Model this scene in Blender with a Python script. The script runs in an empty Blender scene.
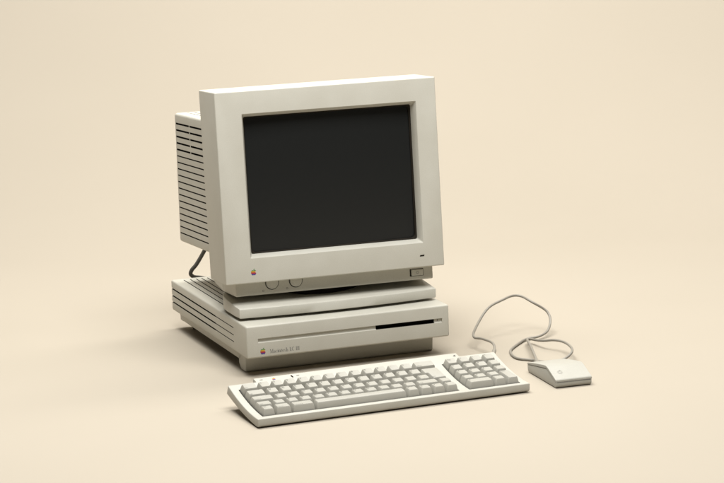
import bpy, bmesh, math, random
from mathutils import Vector, Matrix
random.seed(7)
sc = bpy.context.scene
COL = sc.collection
PI = math.pi
mm = 0.001

# ------------------------------------------------------------------ materials
def new_mat(name):
    m = bpy.data.materials.new(name); m.use_nodes = True
    nt = m.node_tree
    return m, nt, nt.nodes['Principled BSDF']

def plastic(name, col, rough=.48, var=.08, bump=.2, scale=900, dirt=.035):
    m, nt, b = new_mat(name)
    N, L = nt.nodes, nt.links
    tc = N.new('ShaderNodeTexCoord')
    n1 = N.new('ShaderNodeTexNoise'); n1.inputs['Scale'].default_value = 24; n1.inputs['Detail'].default_value = 5
    n2 = N.new('ShaderNodeTexNoise'); n2.inputs['Scale'].default_value = scale; n2.inputs['Detail'].default_value = 3
    L.new(tc.outputs['Object'], n1.inputs['Vector']); L.new(tc.outputs['Object'], n2.inputs['Vector'])
    r = N.new('ShaderNodeValToRGB')
    r.color_ramp.elements[0].position = .3; r.color_ramp.elements[1].position = .7
    r.color_ramp.elements[0].color = (col[0]*(1-dirt), col[1]*(1-dirt*1.15), col[2]*(1-dirt*1.5), 1)
    r.color_ramp.elements[1].color = (col[0]*(1+var*.3), col[1]*(1+var*.3), col[2]*(1+var*.3), 1)
    L.new(n1.outputs['Fac'], r.inputs['Fac'])
    mx = N.new('ShaderNodeMix'); mx.data_type = 'RGBA'; mx.blend_type = 'MULTIPLY'; mx.inputs[0].default_value = 1
    r2 = N.new('ShaderNodeMapRange'); r2.inputs['From Min'].default_value = .3; r2.inputs['From Max'].default_value = .7
    r2.inputs['To Min'].default_value = 1-var; r2.inputs['To Max'].default_value = 1.0
    L.new(n2.outputs['Fac'], r2.inputs['Value'])
    L.new(r.outputs['Color'], mx.inputs[6]); L.new(r2.outputs['Result'], mx.inputs[7])
    L.new(mx.outputs[2], b.inputs['Base Color'])
    rr = N.new('ShaderNodeMapRange'); rr.inputs['To Min'].default_value = rough-.06; rr.inputs['To Max'].default_value = rough+.08
    L.new(n1.outputs['Fac'], rr.inputs['Value']); L.new(rr.outputs['Result'], b.inputs['Roughness'])
    bp = N.new('ShaderNodeBump'); bp.inputs['Strength'].default_value = bump; bp.inputs['Distance'].default_value = .0002
    L.new(n2.outputs['Fac'], bp.inputs['Height']); L.new(bp.outputs['Normal'], b.inputs['Normal'])
    b.inputs['Specular IOR Level'].default_value = .4
    return m

def flat(name, col, rough=.5, spec=.4):
    m, nt, b = new_mat(name)
    N, L = nt.nodes, nt.links
    n = N.new('ShaderNodeTexNoise'); n.inputs['Scale'].default_value = 60
    tc = N.new('ShaderNodeTexCoord'); L.new(tc.outputs['Object'], n.inputs['Vector'])
    r = N.new('ShaderNodeMapRange'); r.inputs['To Min'].default_value = rough-.05; r.inputs['To Max'].default_value = rough+.05
    L.new(n.outputs['Fac'], r.inputs['Value']); L.new(r.outputs['Result'], b.inputs['Roughness'])
    b.inputs['Base Color'].default_value = (*col, 1)
    b.inputs['Specular IOR Level'].default_value = spec
    return m

BEIGE = (.500, .484, .420)
M_case = plastic('beige_plastic', BEIGE)
M_mon = plastic('monitor_plastic', (.518, .504, .442))
M_key = plastic('keycap_plastic', (.350, .340, .300), rough=.5, var=.05, dirt=.06, scale=1500)
M_kb = plastic('keyboard_plastic', (.420, .408, .357), rough=.5)
M_mouse = plastic('mouse_plastic', (.370, .361, .318), rough=.45)
M_cable = plastic('cable_rubber', (.235, .218, .185), rough=.36, var=.1)
M_dcable = flat('dark_cable_rubber', (.085, .078, .066), .5)
M_dark = flat('dark_parts_and_shade', (.018, .015, .011), .8, .1)  # black parts; in cut slots and on the neck it paints shade
M_well = flat('key_well', (.05, .046, .038), .7, .2)  # well floor coloured dark to paint in the shade between keys
M_grey = flat('grey_print', (.12, .12, .115), .6, .2)
M_lgrey = flat('legend_print', (.09, .088, .08), .6, .2)
M_emboss = flat('mouse_mark', (.27, .26, .225), .5)
M_rubber = flat('rubber', (.10, .098, .09), .7, .2)
RAIN = [flat('stripe_'+n, c, .4) for n, c in [('green', (.07, .20, .05)), ('yellow', (.48, .33, .04)), ('orange', (.45, .13, .03)),
        ('red', (.34, .03, .04)), ('purple', (.14, .03, .16)), ('blue', (.02, .07, .27))]]

def screen_mat():
    m, nt, b = new_mat('crt_glass')
    N, L = nt.nodes, nt.links
    tc = N.new('ShaderNodeTexCoord'); n = N.new('ShaderNodeTexNoise'); n.inputs['Scale'].default_value = 700
    L.new(tc.outputs['Object'], n.inputs['Vector'])
    r = N.new('ShaderNodeMapRange'); r.inputs['To Min'].default_value = .9; r.inputs['To Max'].default_value = 1.1
    L.new(n.outputs['Fac'], r.inputs['Value'])
    mx = N.new('ShaderNodeMix'); mx.data_type = 'RGBA'; mx.blend_type = 'MULTIPLY'; mx.inputs[0].default_value = 1
    mx.inputs[6].default_value = (.0105, .0113, .0112, 1); L.new(r.outputs['Result'], mx.inputs[7])
    L.new(mx.outputs[2], b.inputs['Base Color'])
    b.inputs['Roughness'].default_value = .30
    b.inputs['Specular IOR Level'].default_value = .35
    return m
M_screen = screen_mat()

def paper_mat():
    m, nt, b = new_mat('seamless_paper')
    N, L = nt.nodes, nt.links
    tc = N.new('ShaderNodeTexCoord')
    n = N.new('ShaderNodeTexNoise'); n.inputs['Scale'].default_value = 1.1; n.inputs['Detail'].default_value = 3
    n2 = N.new('ShaderNodeTexNoise'); n2.inputs['Scale'].default_value = 260; n2.inputs['Detail'].default_value = 4
    L.new(tc.outputs['Object'], n.inputs['Vector']); L.new(tc.outputs['Object'], n2.inputs['Vector'])
    r = N.new('ShaderNodeValToRGB')
    r.color_ramp.elements[0].position = .35; r.color_ramp.elements[1].position = .65
    r.color_ramp.elements[0].color = (.358, .3185, .258, 1); r.color_ramp.elements[1].color = (.372, .3310, .270, 1)
    L.new(n.outputs['Fac'], r.inputs['Fac']); L.new(r.outputs['Color'], b.inputs['Base Color'])
    bp = N.new('ShaderNodeBump'); bp.inputs['Strength'].default_value = .10; bp.inputs['Distance'].default_value = .0008
    L.new(n2.outputs['Fac'], bp.inputs['Height']); L.new(bp.outputs['Normal'], b.inputs['Normal'])
    b.inputs['Roughness'].default_value = .9; b.inputs['Specular IOR Level'].default_value = .1
    return m
M_paper = paper_mat()

# ------------------------------------------------------------------ helpers
def tag(o, label=None, cat=None, kind=None):
    if label: o['label'] = label
    if cat: o['category'] = cat
    if kind: o['kind'] = kind

def link(name, me, mats, parent=None, frame=None, angle=35):
    if not isinstance(mats, (list, tuple)): mats = [mats]
    if not me.materials:
        for m in mats: me.materials.append(m)
    for p in me.polygons: p.use_smooth = True
    me.set_sharp_from_angle(angle=math.radians(angle))
    me.name = name
    o = bpy.data.objects.new(name, me); COL.objects.link(o)
    if parent: o.parent = parent
    if frame is not None: o.matrix_local = frame
    return o

def from_bm(name, bm, mats, parent=None, frame=None, angle=35):
    bmesh.ops.recalc_face_normals(bm, faces=bm.faces)
    me = bpy.data.meshes.new(name); bm.to_mesh(me); bm.free()
    return link(name, me, mats, parent, frame, angle)

def box(x0, x1, y0, y1, z0, z1, bev=0, seg=3, bm=None):
    """a box in millimetres with rounded edges"""
    b = bmesh.new()
    bmesh.ops.create_cube(b, size=1)
    for v in b.verts:
        v.co = Vector(((x0+x1)/2+v.co.x*(x1-x0), (y0+y1)/2+v.co.y*(y1-y0), (z0+z1)/2+v.co.z*(z1-z0)))*mm
    if bev: bmesh.ops.bevel(b, geom=b.edges[:], offset=bev*mm, segments=seg, profile=.5, affect='EDGES')
    return merge(bm, b)

def merge(dst, src):
    if dst is None: return src
    me = bpy.data.meshes.new('tmp'); src.to_mesh(me); src.free(); dst.from_mesh(me); bpy.data.meshes.remove(me)
    return dst

def prism(poly, a0, a1, axis='x', bev=0, seg=3, bm=None, sel=None):
    """polygon (pairs, mm) extruded from a0 to a1 along an axis"""
    b = bmesh.new()
    def P(q, a):
        if axis == 'x': return Vector((a, q[0], q[1]))*mm
        if axis == 'z': return Vector((q[0], q[1], a))*mm
        return Vector((q[0], a, q[1]))*mm
    A = [b.verts.new(P(q, a0)) for q in poly]; B = [b.verts.new(P(q, a1)) for q in poly]
    n = len(poly)
    b.faces.new(A); b.faces.new(B[::-1])
    for i in range(n): b.faces.new((A[i], A[(i+1) % n], B[(i+1) % n], B[i]))
    bmesh.ops.recalc_face_normals(b, faces=b.faces)
    if bev:
        es = [e for e in b.edges if len(e.link_faces) == 2 and e.calc_face_angle(0) > math.radians(25)]
        if sel: es = [e for e in es if sel(e)]
        bmesh.ops.bevel(b, geom=es, offset=bev*mm, segments=seg, profile=.5, affect='EDGES', clamp_overlap=True)
    return merge(bm, b)

def cyl(center, r, h, axis='z', seg=40, bm=None, bev=0, r2=None):
    b = bmesh.new()
    bmesh.ops.create_cone(b, cap_ends=True, segments=seg, radius1=r*mm, radius2=(r2 if r2 is not None else r)*mm, depth=h*mm)
    if bev:
        es = [e for e in b.edges if e.calc_face_angle(0) > 1]
        bmesh.ops.bevel(b, geom=es, offset=bev*mm, segments=3, profile=.5, affect='EDGES')
    R = Matrix.Identity(4)
    if axis == 'y': R = Matrix.Rotation(PI/2, 4, 'X')
    if axis == 'x': R = Matrix.Rotation(PI/2, 4, 'Y')
    bmesh.ops.transform(b, matrix=Matrix.Translation(Vector(center)*mm) @ R, verts=b.verts)
    return merge(bm, b)

def boolean(body, cuts, body_mat, cut_mat, op='DIFFERENCE'):
    """body and cuts are bmeshes; returns a mesh whose cut faces carry cut_mat"""
    def mk(bm, m):
        bmesh.ops.recalc_face_normals(bm, faces=bm.faces)
        me = bpy.data.meshes.new('b'); bm.to_mesh(me); bm.free(); me.materials.append(m)
        o = bpy.data.objects.new('b', me); COL.objects.link(o); return o
    A = mk(body, body_mat); B = mk(cuts, cut_mat)
    md = A.modifiers.new('b', 'BOOLEAN'); md.operation = op; md.object = B; md.solver = 'EXACT'; md.material_mode = 'TRANSFER'; md.use_self = True
    dg = bpy.context.evaluated_depsgraph_get(); dg.update()
    me = bpy.data.meshes.new_from_object(A.evaluated_get(dg), preserve_all_data_layers=True, depsgraph=dg)
    for o in (A, B):
        m = o.data; bpy.data.objects.remove(o); bpy.data.meshes.remove(m)
    return me

def to_bm(me):
    b = bmesh.new(); b.from_mesh(me); bpy.data.meshes.remove(me); return b

def tube(pts, r, bm=None, seg=14, res=10, caps=True):
    """smooth tube (metres) through points, Catmull-Rom"""
    P = [Vector(p) for p in pts]
    P = [P[0]*2-P[1]]+P+[P[-1]*2-P[-2]]
    C = []
    for i in range(1, len(P)-2):
        for k in range(res):
            t = k/res; a, b_, c, d = P[i-1], P[i], P[i+1], P[i+2]
            C.append(.5*((2*b_)+(-a+c)*t+(2*a-5*b_+4*c-d)*t*t+(-a+3*b_-3*c+d)*t**3))
    C.append(P[-2])
    for _ in range(3):
        C = [C[0]]+[(C[i-1]+C[i]*2+C[i+1])/4 for i in range(1, len(C)-1)]+[C[-1]]
    b = bmesh.new(); rings = []
    up = Vector((0, 0, 1)); T = (C[1]-C[0]).normalized()
    if abs(T.dot(up)) > .95: up = Vector((1, 0, 0))
    n = (up-T*up.dot(T)).normalized()
    for i, c in enumerate(C):
        T = (C[min(i+1, len(C)-1)]-C[max(i-1, 0)]).normalized()
        n = (n-T*n.dot(T)).normalized(); q = T.cross(n)
        rad = r(i/(len(C)-1)) if callable(r) else r
        rings.append([b.verts.new(c+(n*math.cos(2*PI*k/seg)+q*math.sin(2*PI*k/seg))*rad) for k in range(seg)])
    for A, B in zip(rings, rings[1:]):
        for k in range(seg): b.faces.new((A[k], A[(k+1) % seg], B[(k+1) % seg], B[k]))
    b.faces.new(rings[0][::-1]); b.faces.new(rings[-1])
    return merge(bm, b)

def thing(name, label, cat, M):
    o = bpy.data.objects.new(name, None); COL.objects.link(o); o.empty_display_size = .05
    o.matrix_world = M; tag(o, label, cat); return o

def frame(x, y, z, yaw, tilt=0):
    return Matrix.Translation((x, y, z)) @ Matrix.Rotation(yaw, 4, 'Z') @ Matrix.Rotation(-tilt, 4, 'X')

# striped fruit emblem in the x-z plane facing -y, height h mm
def emblem_poly(n=44):
    # outline (unit height about 1) of the fruit body with a bite out of its right side
    pts = [(0, .78), (.10, .82), (.22, .845), (.33, .80), (.405, .73)]
    bite = [(.33, .66), (.29, .58), (.285, .50), (.33, .42), (.43, .34)]
    low = [(.39, .22), (.32, .10), (.235, .01), (.15, 0), (.07, .035), (0, .045), (-.07, .035), (-.15, 0), (-.235, .01),
           (-.33, .12), (-.405, .27), (-.44, .43), (-.43, .58), (-.38, .71), (-.30, .80), (-.20, .84), (-.10, .82)]
    return pts+bite+low
LEAF = [(.0, .86), (.10, .88), (.18, .96), (.20, 1.07), (.09, 1.04), (.01, .96)]
def emblem(name, x, z, y, h, parent, fr=None, mats=None, thick=.25):
    bm = bmesh.new(); s = h/1.07
    mats = mats or RAIN
    for poly in (emblem_poly(), LEAF):
        vs = [bm.verts.new(Vector((x+a*s, y, z+b*s))*mm) for a, b in poly]; bm.faces.new(vs)
    if len(mats) > 1:
        for k in range(1, 6):
            zc = z+s*.845*(6-k)/6
            g = bm.verts[:]+bm.edges[:]+bm.faces[:]
            bmesh.ops.bisect_plane(bm, geom=g, plane_co=Vector((0, 0, zc))*mm, plane_no=(0, 0, 1))
        for f in bm.faces:
            c = (f.calc_center_bounds().z/mm-z)/s/.845
            f.material_index = max(0, min(5, 5-int(c*6))) if c < 1 else 0
    r = bmesh.ops.extrude_face_region(bm, geom=bm.faces[:])
    bmesh.ops.translate(bm, vec=(0, thick*mm, 0), verts=[v for v in r['geom'] if isinstance(v, bmesh.types.BMVert)])
    return from_bm(name, bm, mats, parent, fr)

# serif lettering drawn from strokes, x-z plane
def glyphs():
    G = {}
    def ring(cx, cy, rx, ry, w, a0=0, a1=360, n=22):
        out = []
        for k in range(n):
            t0 = math.radians(a0+(a1-a0)*k/n); t1 = math.radians(a0+(a1-a0)*(k+1)/n)
            ww = lambda t: w*(.45+.55*abs(math.cos(t)))
            out.append([(cx+rx*math.cos(t0), cy+ry*math.sin(t0)), (cx+rx*math.cos(t1), cy+ry*math.sin(t1)),
                        (cx+(rx-ww(t1))*math.cos(t1), cy+(ry-ww(t1)*.7)*math.sin(t1)), (cx+(rx-ww(t0))*math.cos(t0), cy+(ry-ww(t0)*.7)*math.sin(t0))])
        return out
    def bar(x0, y0, x1, y1): return [[(x0, y0), (x1, y0), (x1, y1), (x0, y1)]]
    def line(xa, ya, xb, yb, w): return [[(xa, ya), (xa+w, ya), (xb+w, yb), (xb, yb)]]
    S = .04; W = .10
    def stem(x, h, sf=True):
        o = bar(x, 0, x+W, h)
        if sf: o += bar(x-.05, 0, x+W+.05, S)
        return o
    G['M'] = (.66, bar(.04, 0, .07, .7)+bar(0, 0, .13, S)+bar(.48, 0, .57, .7)+bar(.43, 0, .62, S)+line(.27, 0, .04, .7, .09)+line(.27, 0, .49, .7, .035)+bar(-.02, .67, .12, .7)+bar(.49, .67, .63, .7))
    G['a'] = (.36, ring(.14, .12, .13, .13, .07)+bar(.22, 0, .30, .34)+ring(.16, .32, .14, .12, .06, 0, 160))
    G['c'] = (.33, ring(.17, .215, .16, .225, .08, 50, 310))
    G['i'] = (.21, stem(.06, .43)+bar(0, .40, .1, .43)+ring(.10, .60, .05, .05, .05))
    G['n'] = (.42, stem(.05, .43)+bar(0, .40, .1, .43)+ring(.21, .26, .15, .17, .08, 0, 150)+stem(.28, .27))
    G['t'] = (.25, bar(.07, .03, .15, .56)+bar(0, .39, .22, .43)+ring(.17, .08, .10, .08, .05, 180, 330))
    G['o'] = (.40, ring(.19, .215, .18, .225, .085))
    G['s'] = (.29, ring(.13, .32, .11, .12, .06, 30, 270)+ring(.13, .11, .12, .12, .06, -150, 90))
    G['h'] = (.42, stem(.05, .72)+bar(0, .69, .1, .72)+ring(.21, .26, .15, .17, .08, 0, 150)+stem(.28, .27))
    G['L'] = (.42, stem(.07, .7)+bar(.02, .67, .21, .7)+bar(.07, 0, .38, S)+bar(.35, 0, .385, .15))
    G['C'] = (.48, ring(.25, .35, .23, .36, .09, 40, 320)+bar(.40, .50, .43, .68))
    G['I'] = (.24, stem(.08, .7)+bar(.03, .67, .21, .7))
    G[' '] = (.24, [])
    return G
def lettering(text, x, z, y, width, cap, parent, mat, sh=1.0):
    G = glyphs(); tot = sum(G[c][0] for c in text); sx = width/tot; sz = cap/.7
    bm = bmesh.new(); cx = x
    for c in text:
        w, polys = G[c]
        for i, p in enumerate(polys):
            yy = y-.02-.0015*(i % 7)
            vs = [bm.verts.new(Vector((cx+a*sx, yy, z+b*sz))*mm) for a, b in p]
            if len(vs) > 2: bm.faces.new(vs)
        cx += w*sx
    bmesh.ops.recalc_face_normals(bm, faces=bm.faces)
    return from_bm('model_lettering', bm, mat, parent)

_tc = {}
def text_mesh(t, size):
    k = (t, size)
    if k not in _tc:
        cu = bpy.data.curves.new('t', 'FONT'); cu.body = t; cu.size = size; cu.fill_mode = 'FRONT'; cu.resolution_u = 2
        o = bpy.data.objects.new('t', cu); COL.objects.link(o)
        dg = bpy.context.evaluated_depsgraph_get(); dg.update()
        me = bpy.data.meshes.new_from_object(o.evaluated_get(dg))
        bpy.data.objects.remove(o); bpy.data.curves.remove(cu)
        me.materials.clear(); me.materials.append(M_lgrey)
        _tc[k] = me
    return _tc[k]

# ------------------------------------------------------------------ backdrop
prof = [(-1.5, 0), (4.75, 0)]
for k in range(1, 33):
    a = k/32*math.radians(84); prof.append((4.75+1.25*math.sin(a), 1.25*(1-math.cos(a))))
prof.append((prof[-1][0]+.35, prof[-1][1]+3.3))
from mathutils import noise
dense = []
for (ya, za), (yb, zb_) in zip(prof, prof[1:]):
    n = max(1, int(math.hypot(yb-ya, zb_-za)/.06))
    dense += [(ya+(yb-ya)*k/n, za+(zb_-za)*k/n) for k in range(n)]
dense.append(prof[-1])
bm = bmesh.new(); rows = []
for y, z in dense:
    r = []
    for i in range(81):
        x = -6+12*i/80
        t = max(0, min(1, (y-4.6)/.5))
        d = noise.noise((x*.45+3.1, z*2.6+1.7, y*1.5))*.016*t+noise.noise((x*1.3, z*5, y*3+9))*.0022*t
        a_ = min(1, z/1.2)*math.radians(84)
        r.append(bm.verts.new((x, y-d*math.sin(a_), z+d*math.cos(a_)*t)))
    rows.append(r)
for A, B in zip(rows, rows[1:]):
    for i in range(80): bm.faces.new((A[i], A[i+1], B[i+1], B[i]))
g = from_bm('backdrop', bm, M_paper); tag(g, 'cream seamless paper sweep under and behind the computer', None, 'structure')

# ------------------------------------------------------------------ desktop computer
LC = frame(-.22473, 3.83296, 0, .35798)
pc = thing('desktop_computer', 'flat beige desktop computer case with striped logo and disk slot under the monitor', 'computer', LC)
W, D, H0, H1 = 310, 381, 29.5, 76.6
body = box(0, W, 0, D, H0, H1, 2.6, 4)
cuts = bmesh.new()
def slotcut(x0, x1, y0, y1, z0, z1): box(x0, x1, y0, y1, z0, z1, 0, 0, cuts)
for zc in (63.8, 53.0, 43.0):
    for sx in (0, 1):
        X0, X1 = (-2, 5) if sx == 0 else (W-5, W+2)
        slotcut(X0, X1, 61, 150, zc-.65, zc+.65); slotcut(X0, X1, 149.5, D+2, zc-1.15, zc+1.15)
for i, xc in enumerate((17.5, 27.7, 37, 46, 55)):
    for xx in (xc, W-xc): slotcut(xx-.9, xx+.9, 160, D-12, H1-5, H1+2)
me = boolean(body, cuts, M_case, M_dark)
# long tapered groove across the front, then the disk slot in it
groove = bmesh.new()
prism([(-2, 50.5), (-2, 57.7), (2.6, 57.7), (2.6, 52.4)], 17, 299, 'x', 0, 0, groove)
def cut2(me, cb, m):
    o = bpy.data.objects.new('b', me); COL.objects.link(o)
    bmesh.ops.recalc_face_normals(cb, faces=cb.faces)
    m2 = bpy.data.meshes.new('c'); cb.to_mesh(m2); cb.free(); m2.materials.append(m)
    B = bpy.data.objects.new('c', m2); COL.objects.link(B)
    md = o.modifiers.new('b', 'BOOLEAN'); md.operation = 'DIFFERENCE'; md.object = B; md.solver = 'EXACT'; md.material_mode = 'TRANSFER'; md.use_self = True
    dg = bpy.context.evaluated_depsgraph_get(); dg.update()
    r = bpy.data.meshes.new_from_object(o.evaluated_get(dg), preserve_all_data_layers=True, depsgraph=dg)
    bpy.data.objects.remove(o); bpy.data.objects.remove(B); bpy.data.meshes.remove(me); bpy.data.meshes.remove(m2)
    return r
me = cut2(me, groove, M_case)
me = cut2(me, box(196.5, 287, -3, 30, 51.4, 57.0), M_dark)
link('case', me, [M_case], pc)
# disk slot trim
s = from_bm('disk_slot', box(197, 286.5, 9, 11, 52, 56.6, .2), M_dark, pc)
from_bm('eject_pinhole', cyl((292.5, 2.45, 55.0), .8, .5, 'y', 12), M_dark, pc)
# lower tray, front foot rail, rear feet
bm = prism([(70, 14.5), (368, 14.5), (374, 20), (374, 29.4), (60, 29.4), (60, 20)], 10, 300, 'x', 1.5, 2)
from_bm('base_tray', bm, M_case, pc)
rail = prism([(41, 29.4), (43, 2.0), (45, .2), (66, .2), (75, 8), (75, 29.4)], 10, 300, 'x', 0)
es = [e for e in rail.edges if abs(e.verts[0].co.z) < .021 and abs(e.verts[0].co.x-e.verts[1].co.x) < 1e-5 and e.verts[1].co.z < .0295]
bmesh.ops.bevel(rail, geom=[e for e in rail.edges if e.calc_face_angle(0) > .4 and min(v.co.z for v in e.verts) < .02], offset=2.2*mm, segments=4, profile=.5, affect='EDGES')
from_bm('front_foot', rail, M_case, pc)
for x in (12, 280):
    f = from_bm('rear_foot', prism([(362, 29.3), (364, 12.5), (380, 12.5), (379, 29.3)], x, x+17, 'x', 1.2, 2), M_case, pc)
    from_bm('rubber_pad', cyl((x+(20 if x < 100 else -6), 360, 7.4), 6.5, 14.6, 'z', 24, None, .6), M_rubber, f)
emblem('striped_logo', 23.8, 34.4, -.22, 9.6, pc)
lettering('Macintosh LC III', 34.3, 34.9, -.05, 44.5, 5.6, pc, M_grey)

# ------------------------------------------------------------------ monitor
MZ = .07664
monroot = thing('monitor', 'beige tube monitor with dark blank screen standing on the flat computer case', 'monitor', frame(-.22473, 3.83296, MZ, .35798))
F = frame(-.22473, 3.83296, MZ, .35798).inverted() @ frame(-.25252, 3.87071, .12962, .31011, .07377)
MW, MH = 330, 275.6
# front frame with its opening
bz = box(0, MW, 0, 91, 0, MH, 1.8, 4)
op = bmesh.new()
x0, x1, z0, z1 = 38.4, 299.0, 35.9, 242.4
ins, dep = 4.6, 12
def rr(x0, x1, z0, z1, y, r, n=5):
    out = []
    for cx, cz, a in ((x1-r, z1-r, 0), (x0+r, z1-r, 90), (x0+r, z0+r, 180), (x1-r, z0+r, 270)):
        for k in range(n+1):
            t = math.radians(a+90*k/n); out.append((cx+r*math.cos(t), y, cz+r*math.sin(t)))
    return out
rings = [rr(x0-.8, x1+.8, z0-.8, z1+.8, -2, 1.6), rr(x0-.3, x1+.3, z0-.3, z1+.3, 0.0, 1.5), rr(x0+.4, x1-.4, z0+.4, z1-.4, .9, 1.6),
         rr(x0+ins, x1-ins, z0+ins, z1-ins, dep, 3), rr(x0+ins, x1-ins, z0+ins, z1-ins, 70, 3)]
V = [[op.verts.new(Vector(p)*mm) for p in r] for r in rings]
for A, B in zip(V, V[1:]):
    n = len(A)
    for k in range(n): op.faces.new((A[k], A[(k+1) % n], B[(k+1) % n], B[k]))
op.faces.new(V[0]); op.faces.new(V[-1][::-1])
me = boolean(bz, op, M_mon, M_mon)
bezel = link('front_bezel', me, [M_mon], monroot, F)
# black gasket ring round the tube
gk = bmesh.new()
ro = rr(x0+ins-1, x1-ins+1, z0+ins-1, z1-ins+1, dep+.6, 3); ri = rr(x0+ins+2.2, x1-ins-2.2, z0+ins+2.2, z1-ins-2.2, dep+3.6, 6)
A = [gk.verts.new(Vector(p)*mm) for p in ro]; B = [gk.verts.new(Vector(p)*mm) for p in ri]
for k in range(len(A)): gk.faces.new((A[k], A[(k+1) % len(A)], B[(k+1) % len(A)], B[k]))
r_ = bmesh.ops.extrude_face_region(gk, geom=gk.faces[:]); bmesh.ops.translate(gk, vec=(0, 3*mm, 0), verts=[v for v in r_['geom'] if isinstance(v, bmesh.types.BMVert)])
from_bm('screen_gasket', gk, M_dark, monroot, F)
# slightly domed tube face
sb = bmesh.new(); nx, nz = 28, 24; cx, cz = (x0+x1)/2, (z0+z1)/2; hw, hh = (x1-x0)/2-ins-.8, (z1-z0)/2-ins-.8
gr = [[sb.verts.new(Vector((cx+u*hw, dep+2.8+3.4*(u*u*.75+v*v*.5), cz+v*hh))*mm) for u in [-1+2*i/nx for i in range(nx+1)]] for v in [-1+2*j/nz for j in range(nz+1)]]
for j in range(nz):
    for i in range(nx): sb.faces.new((gr[j][i], gr[j][i+1], gr[j+1][i+1], gr[j+1][i]))
r_ = bmesh.ops.extrude_face_region(sb, geom=sb.faces[:]); bmesh.ops.translate(sb, vec=(0, 8*mm, 0), verts=[v for v in r_['geom'] if isinstance(v, bmesh.types.BMVert)])
from_bm('screen', sb, M_screen, monroot, F)
lg = emblem('striped_logo', 41.6, 11.4, -.22, 9.4, bezel)
led = from_bm('indicator_light', prism([(292.6, 15.7), (299.4, 15.9), (300.0, 18.2), (293.4, 18.0)], -.25, 1, 'y', .2, 2), M_dark, bezel)
# rear housing with louvres
hz = prism([(90.7, 33), (317, 33), (299, 231), (90.7, 231)], 10, 320, 'x', 4.0, 4, None,
           lambda e: min(v.co.y for v in e.verts) > .0908 or abs(e.verts[0].co.y-e.verts[1].co.y) > .05)
cb = bmesh.new()
def rear(z): return 317-(z-33)/198*18
for k in range(18):
    z = 215.6-k*9.9
    for sx in (0, 1):
        X0, X1 = (6, 15) if not sx else (315, 324)
        if k < 5:
            box(X0, X1, 106, 205, z-1.35, z+1.35, 0, 0, cb); box(X0, X1, 209, rear(z)-8, z-1.35, z+1.35, 0, 0, cb)
        else:
            box(X0, X1, 106, rear(z)-8, z-.95, z+.95, 0, 0, cb)
for i in range(30):
    x = 27+i*9.5
    box(x-.9, x+.9, 120, 284, 226, 234, 0, 0, cb)
me = boolean(hz, cb, M_mon, M_dark)
link('rear_housing', me, [M_mon], monroot, F)
# lower chassis
ch = prism([(20.5, 1), (20.5, -19), (22.5, -21), (98, -21), (148, -13), (156, 1)], 19, 318, 'x', 1.6, 3)
cb = bmesh.new(); cyl((73.2, 20, -4.5), 10.2, 12, 'y', 48, cb); cyl((108.9, 20, -4.5), 10.2, 12, 'y', 48, cb)
box(282.5, 303.5, 14, 27, -15.0, -4.2, 0, 0, cb)
box(10, 19.5, 96, 97, -30, 4, 0, 0, cb)
me = boolean(ch, cb, M_mon, flat('knob_recess', (.10, .095, .08), .6))
chas = link('chassis', me, [M_mon], monroot, F)
for x in (73.2, 108.9):
    b = cyl((x, 20.9, -4.5), 8.8, 7.5, 'y', 48, None, 1.0)
    cyl((x, 17.2, -4.5), 6.0, 2, 'y', 40, b, .6)
    from_bm('control_knob', b, M_mon, chas)
b = box(284.8, 302.6, 18.4, 26, -14.2, -5.0, .9, 3)
pb = from_bm('power_button', b, M_mon, chas)
def ring2(cx, cz, r, y, mat, name, parent, w=.5):
    b = bmesh.new(); A = []; B = []
    for k in range(24):
        t = 2*PI*k/24; A.append(b.verts.new(Vector((cx+r*math.cos(t), y, cz+r*math.sin(t)))*mm)); B.append(b.verts.new(Vector((cx+(r-w)*math.cos(t), y, cz+(r-w)*math.sin(t)))*mm))
    for k in range(24): b.faces.new((A[k], A[(k+1) % 24], B[(k+1) % 24], B[k]))
    return from_bm(name, b, mat, parent)
ring2(293.7, -9.6, 1.9, 18.36, M_grey, 'power_mark', pb)
ring2(59.5, -15.2, 1.5, 20.4, M_grey, 'contrast_mark', chas)
ring2(95.3, -14.6, 1.5, 20.4, M_grey, 'brightness_mark', chas)
# swivel stand: curved plate on the case
b = bmesh.new()
plan = []
for k in range(17):
    t = k/16; plan.append((3+302*t, 37.5-10*math.sin(PI*t)))
for k in range(1, 4): plan.append((305.5, 37.5+60*k/3))
for k in range(1, 9):
    a = k/8*PI/2; plan.append((305.5-62*(1-math.cos(a)), 100+72*math.sin(a)))
for k in range(8, 0, -1):
    a = k/8*PI/2; plan.append((1.5+62*(1-math.cos(a)), 100+72*math.sin(a)))
for k in range(3, 0, -1): plan.append((1.5, 37.5+60*k/3))
def ztop(y): return 18.2+max(0, y-37)*.075
Z0 = 4.2
rings = []
cxp, cyp = 154, 100
def ins_pt(p, d):
    vx, vy = cxp-p[0], cyp-p[1]; l = math.hypot(vx, vy); return (p[0]+vx/l*d*1.2, p[1]+vy/l*d*1.2)
lev = [(24, None, .05), (24, None, Z0), (1.0, None, Z0), (0, None, Z0+1.2), (0, 1.6, 0), (.5, .5, 0), (1.6, 0, 0), (60, 0, 1.5)]
for d, dz, z in lev:
    r = []
    for p in plan:
        q = ins_pt(p, d); zz = z if dz is None else ztop(p[1])-dz+z
        r.append(b.verts.new(Vector((q[0], q[1], zz))*mm))
    rings.append(r)
for A, B in zip(rings, rings[1:]):
    n = len(A)
    for k in range(n): b.faces.new((A[k], A[(k+1) % n], B[(k+1) % n], B[k]))
b.faces.new(rings[0][::-1]); b.faces.new(rings[-1])
from_bm('swivel_stand', b, M_mon, monroot, angle=40)
nk = cyl((150, 177, 27), 100, 24, 'z', 72, None, 0, 98)
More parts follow.
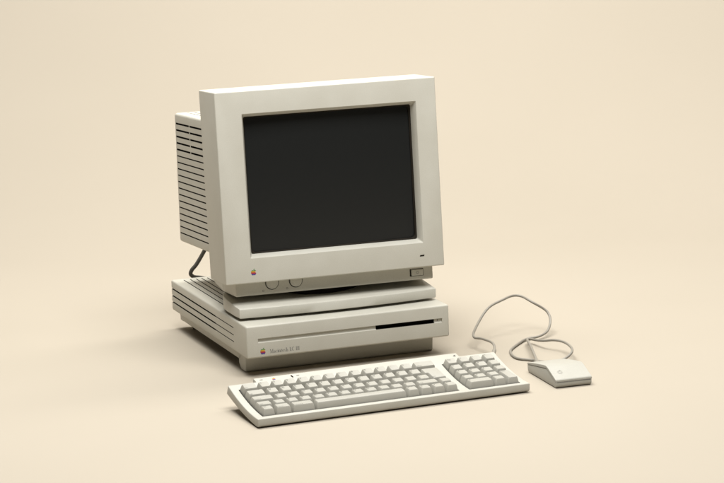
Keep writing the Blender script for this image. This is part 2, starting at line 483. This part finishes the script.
from_bm('neck', nk, M_dark, monroot)  # wide near-black disc, its colour standing in for shade under the monitor
# dark video cable behind
lp = [(150, 395, 66), (110, 396, 60), (80, 399, 66), (64, 400, -1+.5+70-1), (52, 400, 71.5), (42.5, 400, 73.5), (37.6, 400, 78.5), (40, 400, 85), (47, 400, 92), (56, 401, 104), (64, 401, 116), (74, 399, 130), (84, 392, 142)]
b = tube([(x*mm, y*mm, z*mm-MZ) for x, y, z in lp], .0031)
from_bm('video_cable', b, M_dcable, monroot)

# ------------------------------------------------------------------ keyboard
KB = frame(-.19795, 3.55074, 0, .39158)
kb = thing('keyboard', 'long beige keyboard with number pad in front of the computer', 'keyboard', KB)
KW = 398.7
def zd(y): return 13.5+.0119*y+.00142*y*y if y > 0 else 13.5
def zb(y): return .6+.0521*y+.000932*y*y
ys = [0, 8, 18, 28, 38, 48, 58, 68, 78, 88, 98, 108, 117.5]
poly = [(y, zd(y)) for y in ys]+[(124, zb(124))]+[(y, zb(y)+.5) for y in ys[::-1][1:-1]]+[(3.2, 1.9), (.4, 3.2)]
body = prism(poly, 0, KW, 'x', 0)
bmesh.ops.bevel(body, geom=[e for e in body.edges if e.calc_face_angle(0) > math.radians(28)], offset=1.5*mm, segments=3, profile=.5, affect='EDGES')
led_ = prism([(112, zd(112)-.5), (116, zd(116)-.05), (120, zd(120)-.4), (128.5, zd(128)-1.5), (131, zd(128)-4), (131, 26), (112, 22)], 41, 344.5, 'x', 1.0, 2)
me = boolean(body, led_, M_kb, M_kb, 'UNION')
def wellcut(x0, x1, y0, y1, depth):
    pts = [y0+(y1-y0)*k/10 for k in range(11)]
    b = bmesh.new()
    pl = [(y, zd(y)-depth) for y in pts]+[(y, zd(y)+12) for y in pts[::-1]]
    return prism(pl, x0, x1, 'x', 0, 0, b)
U = 19.05
BX, BY = 10.9, 9.6
PX, PY = 311.6, 8.4
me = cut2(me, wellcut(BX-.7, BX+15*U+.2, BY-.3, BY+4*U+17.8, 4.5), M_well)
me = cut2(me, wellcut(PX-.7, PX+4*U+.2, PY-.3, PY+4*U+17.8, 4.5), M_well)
me = cut2(me, wellcut(BX+14.98*U-4, BX+15*U+.2-.0, BY+4*U+30, BY+4*U+31, 4.5), M_well) if False else me
kbody = link('body', me, [M_kb], kb, None, 28)
for x in (8, 190, 372):
    from_bm('front_pad', box(x, x+16, 7, 13, 0.05, 2.6, .4), M_rubber, kb)
for x in (18, 352):
    from_bm('rear_foot', prism([(96, 16), (98, .2), (112, .2), (118, 20)], x, x+26, 'x', .8, 2), M_kb, kb)

def keycap(w, d, kind='dish'):
    """w, d in mm; origin at cap centre on the deck; z up"""
    b = bmesh.new(); N = 5
    def ring(hx, hy, r, z, cy=0, dz=None):
        out = []
        for cx, c2, a in ((hx-r, hy-r, 0), (-hx+r, hy-r, 90), (-hx+r, -hy+r, 180), (hx-r, -hy+r, 270)):
            for k in range(N):
                t = math.radians(a+90*k/(N-1)); X = cx+r*math.cos(t); Y = c2+r*math.sin(t)+cy
                out.append(b.verts.new(Vector((X, Y, z+(dz(X, Y) if dz else 0)))*mm))
        return out
    hx, hy = w/2-1.0, d/2-1.0
    tx, ty, cy = hx-2.5, hy-2.1, .4
    T = 9.4
    tilt = lambda X, Y: -.02*Y*1
    dish = (lambda X, Y: (min(1, (X/tx)**2)-1)*.75 - .02*Y) if kind == 'dish' else (lambda X, Y: -.7*(Y/ty)**2+.25)
    R = [ring(hx, hy, .9, -3.2), ring(hx-.1, hy-.1, .9, 0), ring(tx+.9, ty+.75, 1.7, T-1.6, cy*.8), ring(tx+.28, ty+.25, 1.7, T-.45, cy, lambda X, Y: dish(X, Y)*.7),
         ring(tx, ty, 1.6, T, cy, dish)]
    for f in (.85, .65, .4, .15): R.append(ring(tx*f, ty*f, 1.5*f, T, cy, dish))
    for A, B in zip(R, R[1:]):
        n = len(A)
        for k in range(n): b.faces.new((A[k], A[(k+1) % n], B[(k+1) % n], B[k]))
    b.faces.new(R[-1]); b.faces.new(R[0][::-1])
    bmesh.ops.recalc_face_normals(b, faces=b.faces)
    me = bpy.data.meshes.new('key'); b.to_mesh(me); b.free(); me.materials.append(M_key)
    for p in me.polygons: p.use_smooth = True
    me.set_sharp_from_angle(angle=math.radians(50))
    return me
_kc = {}
def get_cap(wu, du, kind):
    k = (wu, du, kind)
    if k not in _kc: _kc[k] = keycap(wu*U, du*U, kind)
    return _kc[k]
def iso_return():
    # L-shaped: upper row wide 1.5, lower row 1.25, right edges aligned; origin at centre of 1.5 x 2 block
    b = bmesh.new()
    w, h, nt_ = 1.5*U/2, U, .25*U
    def L(i, z, r=None):
        l, rt, t, bo = -w+i[0], w-i[0], h-i[1], -h+i[1]
        nl = -w+nt_+i[0]; ny = 0+i[1]
        return [b.verts.new(Vector(p)*mm) for p in ((l, t, z), (l, ny, z), (nl, ny, z), (nl, bo, z), (rt, bo, z), (rt, t, z))]
    R = [L((.75, .75), -3.2), L((.85, .85), 0), L((2.6, 2.2), 7.8), L((3.4, 3.0), 9.1)]
    for A, B in zip(R, R[1:]):
        for k in range(6): b.faces.new((A[k], A[(k+1) % 6], B[(k+1) % 6], B[k]))
    b.faces.new(R[-1]); b.faces.new(R[0][::-1])
    bmesh.ops.recalc_face_normals(b, faces=b.faces)
    bmesh.ops.bevel(b, geom=[e for e in b.edges if e.calc_face_angle(0) > .45], offset=.5*mm, segments=2, profile=.5, affect='EDGES')
    me = bpy.data.meshes.new('key'); b.to_mesh(me); b.free(); me.materials.append(M_key)
    for p in me.polygons: p.use_smooth = True
    me.set_sharp_from_angle(angle=math.radians(50))
    return me
def arrow_mesh(ang):
    b = bmesh.new(); c, s_ = math.cos(ang), math.sin(ang)
    pts = [(1.6, 0), (.4, 1.0), (.4, .25), (-1.6, .25), (-1.6, -.25), (.4, -.25), (.4, -1.0)]
    b.faces.new([b.verts.new(Vector((x*c-y*s_+1.5, x*s_+y*c+1.2, 0))*mm) for x, y in pts])
    me = bpy.data.meshes.new('legend'); b.to_mesh(me); b.free(); me.materials.append(M_lgrey); return me
ARW = {'<-': PI, '->': 0, 'dn': -PI/2, 'up': PI/2}
def slope(y): return math.atan(.0119+.00284*y)
def place_key(ox, oy, x, row, wu, du=1, kind='dish', text='', me=None, jit=True):
    """row 0 = nearest"""
    cx = ox+(x+wu/2)*U; cyy = oy+(row+du/2)*U
    o = bpy.data.objects.new('key', me or get_cap(wu, du, kind)); COL.objects.link(o); o.parent = kb
    j = random.uniform(-.25, .25) if jit else 0
    o.matrix_local = Matrix.Translation(Vector((cx, cyy, zd(cyy)+j))*mm) @ Matrix.Rotation(slope(cyy)+[.02, -.02, -.02, .0, .03][min(row, 4)]+random.uniform(-.006, .006), 4, 'X')
    if text:
        if text in ARW: t = arrow_mesh(ARW[text])
        else: t = text_mesh(text, (.0046 if len(text) == 1 else .0030))
        l = bpy.data.objects.new('legend', t); COL.objects.link(l); l.parent = o
        if len(text) == 1 or text in ARW: l.location = Vector((-wu*U/2+4.3, du*U/2-7.4, 9.48))*mm
        else: l.location = Vector((-wu*U/2+4.1, -du*U/2+4.6 if wu > 1.1 else du*U/2-7, 9.5))*mm
    return o
rows = [
    (4, [(1.25, 'esc')]+[(1, c) for c in '1234567890-=']+[(1.75, 'delete')]),
    (3, [(1.5, 'tab')]+[(1, c) for c in 'QWERTYUIOP[]']),
    (2, [(1.75, 'control')]+[(1, c) for c in 'ASDFGHJKL;\'\\']),
    (1, [(1.25, 'shift')]+[(1, c) for c in '`ZXCVBNM,./']+[(1.75, 'shift'), (1, '')]),
    (0, [(1, 'caps'), (1.25, 'option'), (1.75, 'command'), (7, ''), (1, '<-'), (1, '->'), (1, 'dn'), (1, 'up')]),
]
for r, ks in rows:
    x = 0
    for w, t in ks:
        place_key(BX, BY, x, r, w, 1, 'bar' if w == 7 else 'dish', t); x += w
place_key(BX, BY, 13.5, 2, 1.5, 2, 'dish', 'return', iso_return())
pad = [(0, 4, 1, 1, 'clear'), (1, 4, 1, 1, '='), (2, 4, 1, 1, '/'), (3, 4, 1, 1, '*'), (0, 3, 1, 1, '7'), (1, 3, 1, 1, '8'), (2, 3, 1, 1, '9'), (3, 3, 1, 1, '-'),
       (0, 2, 1, 1, '4'), (1, 2, 1, 1, '5'), (2, 2, 1, 1, '6'), (3, 2, 1, 1, '+'), (0, 1, 1, 1, '1'), (1, 1, 1, 1, '2'), (2, 1, 1, 1, '3'), (3, 0, 1, 2, 'enter'),
       (0, 0, 2, 1, '0'), (2, 0, 1, 1, '.')]
for x, r, w, d, t in pad: place_key(PX, PY, x, r, w, d, 'dish', t)
# marks on the rear ledge
def ondeck(x, y, dz=.08):
    return Matrix.Translation(Vector((x, y, zd(y)+dz))*mm) @ Matrix.Rotation(slope(y), 4, 'X')
e = emblem('striped_logo', 0, 0, 0, 5.6, kb, ondeck(67.5, 117) @ Matrix.Rotation(-PI/2, 4, 'X') , None, .15)
for x in (49.5, 103):
    b = box(-2.2, 2.2, -.35, .35, -.05, .10); from_bm('lock_mark', b, M_lgrey, kb, ondeck(x, 120.5, .25))
from_bm('indicator_slot', prism([(-1.2, 2.6), (.6, 2.6), (1.6, -2.2), (-.2, -2.2)], -.2, .35, 'z'), M_dark, kb, ondeck(94, 119.5, .2))
tri = prism([(-2.2, 0), (1.5, 1.8), (1.5, -1.8)], -.05, .1, 'z'); from_bm('power_mark', tri, M_lgrey, kb, ondeck(338, 119.5, .25))

# ------------------------------------------------------------------ mouse and its cable
MS = frame(.2071, 3.7189, 0, math.radians(18))
ms = thing('mouse', 'boxy beige one-button mouse at the right end of the keyboard', 'mouse', MS)
def shell(profile_top, profile_bot, x0, x1, bev, seg=3):
    return prism(profile_bot+profile_top[::-1], x0, x1, 'x', bev, seg)
def top_edge(e):
    return all(any(abs(v.co.y/mm-y) < .01 and abs(v.co.z/mm-z) < .01 for y, z in top) for v in e.verts)
sm = [(.2, 8.8), (35.6, 21.6), (104, 12.6), (111.5, 11.6)]
top = [(.5, 11.3), (1.3, 12.5), (3.0, 13.4), (29, 23.0), (32.5, 24.1), (36.5, 24.9), (41, 25.0), (46, 24.5), (75, 20.3), (102, 15.9), (107, 14.9), (110.3, 13.7), (111.4, 12.6)]
bm = prism([(0.6, 9.2)]+[(y, z+.25) for y, z in sm[1:]]+top[::-1], 0, 54, 'x', 3.2, 5, None, lambda e: abs(e.verts[0].co.x-e.verts[1].co.x) < 1e-6 and max(v.co.z for v in e.verts) > .0118 and (abs(e.verts[0].co.z-e.verts[1].co.z) > 1e-6) and e.calc_length() > .0004 and top_edge(e))
from_bm('upper_shell', bm, M_mouse, ms, None, 50)
bm = prism([(y, z-.25) for y, z in sm]+[(111, 3.4), (108, 1.0), (3.0, 1.0), (.8, 3.2)], .4, 53.6, 'x', .9, 3)
from_bm('lower_shell', bm, M_mouse, ms, None, 30)
bm = prism([(y, z-.7) for y, z in sm[:1]]+[(3, 8.5), (35.6, 20.5), (109, 10.8), (109, 12.3), (35.6, 23), (3, 11)], 1.6, 52.4, 'x')
from_bm('seam', bm, M_well, ms)
from_bm('glide_pad', box(8, 46, 10, 16, .05, 1.4, .3), M_rubber, ms); from_bm('glide_pad', box(8, 46, 94, 100, .05, 1.4, .3), M_rubber, ms)
# button plate on the far half, a hair proud of the shell
def ztopm(y): return 24.6-(y-44)*.15
bm = prism([(58, ztopm(58)-1), (58, ztopm(58)+.25), (106.5, ztopm(106.5)+.05), (106.5, ztopm(106.5)-1)], 4, 50, 'x', .25, 2)
from_bm('button', bm, M_mouse, ms)
sl = math.atan2(23.6-13.2, 31-2.6)
zz = lambda y: 13.2+(y-2.6)*(23.6-13.2)/(31-2.6)
def mark():
    pl = emblem_poly(); b = bmesh.new(); s = 8.0; n = len(pl)
    A = [b.verts.new(Vector((x*s, (y-.42)*s, 0))*mm) for x, y in pl]; B = [b.verts.new(Vector((x*s*.74, (y-.42)*s*.74, 0))*mm) for x, y in pl]
    for k in range(n): b.faces.new((A[k], A[(k+1) % n], B[(k+1) % n], B[k]))
    b.faces.new([b.verts.new(Vector((x*s, (y-.42)*s, 0))*mm) for x, y in LEAF])
    return b
from_bm('outline_logo', mark(), M_emboss, ms, Matrix.Translation(Vector((13.2, 17.5, zz(17.5)+.45))*mm) @ Matrix.Rotation(sl, 4, 'X'))
path = [(.1255, 3.842, .0245), (.1279, 3.859, .0245), (.1285, 3.888, .026), (.1257, 3.9127, .025), (.1195, 3.940, .022), (.1115, 3.966, .019), (.1030, 3.9765, .018), (.1015, 3.992, .020),
        (.1055, 4.012, .024), (.1131, 4.0373, .031), (.1215, 4.056, .039), (.1321, 4.0709, .0455), (.1504, 4.0866, .0505), (.1620, 4.105, .0512), (.1717, 4.1136, .0505), (.1810, 4.110, .049), (.1931, 4.0914, .045), (.2128, 4.0892, .033),
        (.2190, 4.0826, .026), (.2203, 4.0726, .020), (.2180, 4.058, .013), (.2121, 4.0416, .008), (.1990, 4.029, .0045), (.1812, 4.0232, .0030), (.1660, 3.990, .0024), (.1560, 3.961, .0022), (.1543, 3.9449, .0022), (.1560, 3.922, .0022),
        (.1631, 3.9011, .0022), (.1794, 3.8904, .0022), (.1980, 3.877, .0022), (.2150, 3.868, .0035), (.2298, 3.8725, .007), (.2385, 3.879, .012), (.2412, 3.890, .015), (.2400, 3.906, .016), (.2348, 3.9287, .0165), (.2270, 3.944, .0165),
        (.2169, 3.9531, .0160), (.2030, 3.968, .0120), (.1930, 3.990, .0085), (.1860, 4.003, .0075), (.1820, 3.9985, .0080), (.1812, 3.980, .0100), (.1835, 3.940, .0115), (.1850, 3.900, .0120), (.1868, 3.8600, .0118), (.1885, 3.8300, .0112)]
inv = MS.inverted()
b = tube([inv @ Vector(p) for p in path], .00185, None, 14, 8)
cb_ = from_bm('cable', b, M_cable, ms)
P0, P1 = Vector(path[-3]), Vector(path[-1])
from_bm('strain_relief', tube([inv @ Vector((.1860, 3.846, .0120)), inv @ Vector((.1875, 3.838, .0115)), inv @ Vector((.189, 3.822, .0112))], .0029), M_cable, cb_)
from_bm('plug', tube([inv @ Vector((.1278, 3.862, .0245)), inv @ Vector((.1265, 3.850, .0245)), inv @ Vector((.1245, 3.835, .0245))], .0030), M_cable, cb_)

# ------------------------------------------------------------------ light
w = bpy.data.worlds.new('World'); sc.world = w; w.use_nodes = True
bg = w.node_tree.nodes['Background']; bg.inputs['Color'].default_value = (1.0, .95, .88, 1); bg.inputs['Strength'].default_value = .03
def area(name, loc, target, sx, sy, power, col):
    l = bpy.data.lights.new(name, 'AREA'); l.shape = 'RECTANGLE'; l.size = sx; l.size_y = sy; l.energy = power; l.color = col
    o = bpy.data.objects.new(name, l); COL.objects.link(o); o.location = loc
    o.rotation_euler = (Vector(target)-Vector(loc)).to_track_quat('-Z', 'Y').to_euler(); return o
area('softbox', (-.75, 4.25, 2.5), (-.1, 3.95, 0), 1.4, 1.2, 55, (1, .995, .97))
area('front_softbox', (.22, 2.9, 2.1), (0, 3.9, .15), 1.5, 1.0, 73, (1, .99, .97))
area('background_light', (.6, 4.95, 2.6), (.3, 5.75, .4), 3.2, .8, 90, (1, .97, .92))

# ------------------------------------------------------------------ camera
f, pitch, roll, cxp_, cyp_ = 2766.264, .21312, -.03208, 403.848, 310.834
R_ = Vector((1, 0, 0)); Fw = Vector((0, math.cos(pitch), -math.sin(pitch))); Up = Vector((0, math.sin(pitch), math.cos(pitch)))
cr, sr = math.cos(roll), math.sin(roll)
X = R_*cr+Up*sr; Y = -R_*sr+Up*cr; Zc = -Fw
cam = bpy.data.cameras.new('camera'); co = bpy.data.objects.new('camera', cam); COL.objects.link(co)
co.matrix_world = Matrix(((X.x, Y.x, Zc.x, 0), (X.y, Y.y, Zc.y, 0), (X.z, Y.z, Zc.z, .92242), (0, 0, 0, 1)))
cam.sensor_fit = 'HORIZONTAL'; cam.sensor_width = 36; cam.lens = f/724*36
cam.shift_x = -(cxp_-362)/724; cam.shift_y = (cyp_-241.5)/724
cam.clip_start = .1; cam.clip_end = 100
sc.camera = co
vs = sc.view_settings; vs.view_transform = 'Standard'; vs.look = 'None'; vs.exposure = 0; vs.gamma = 1
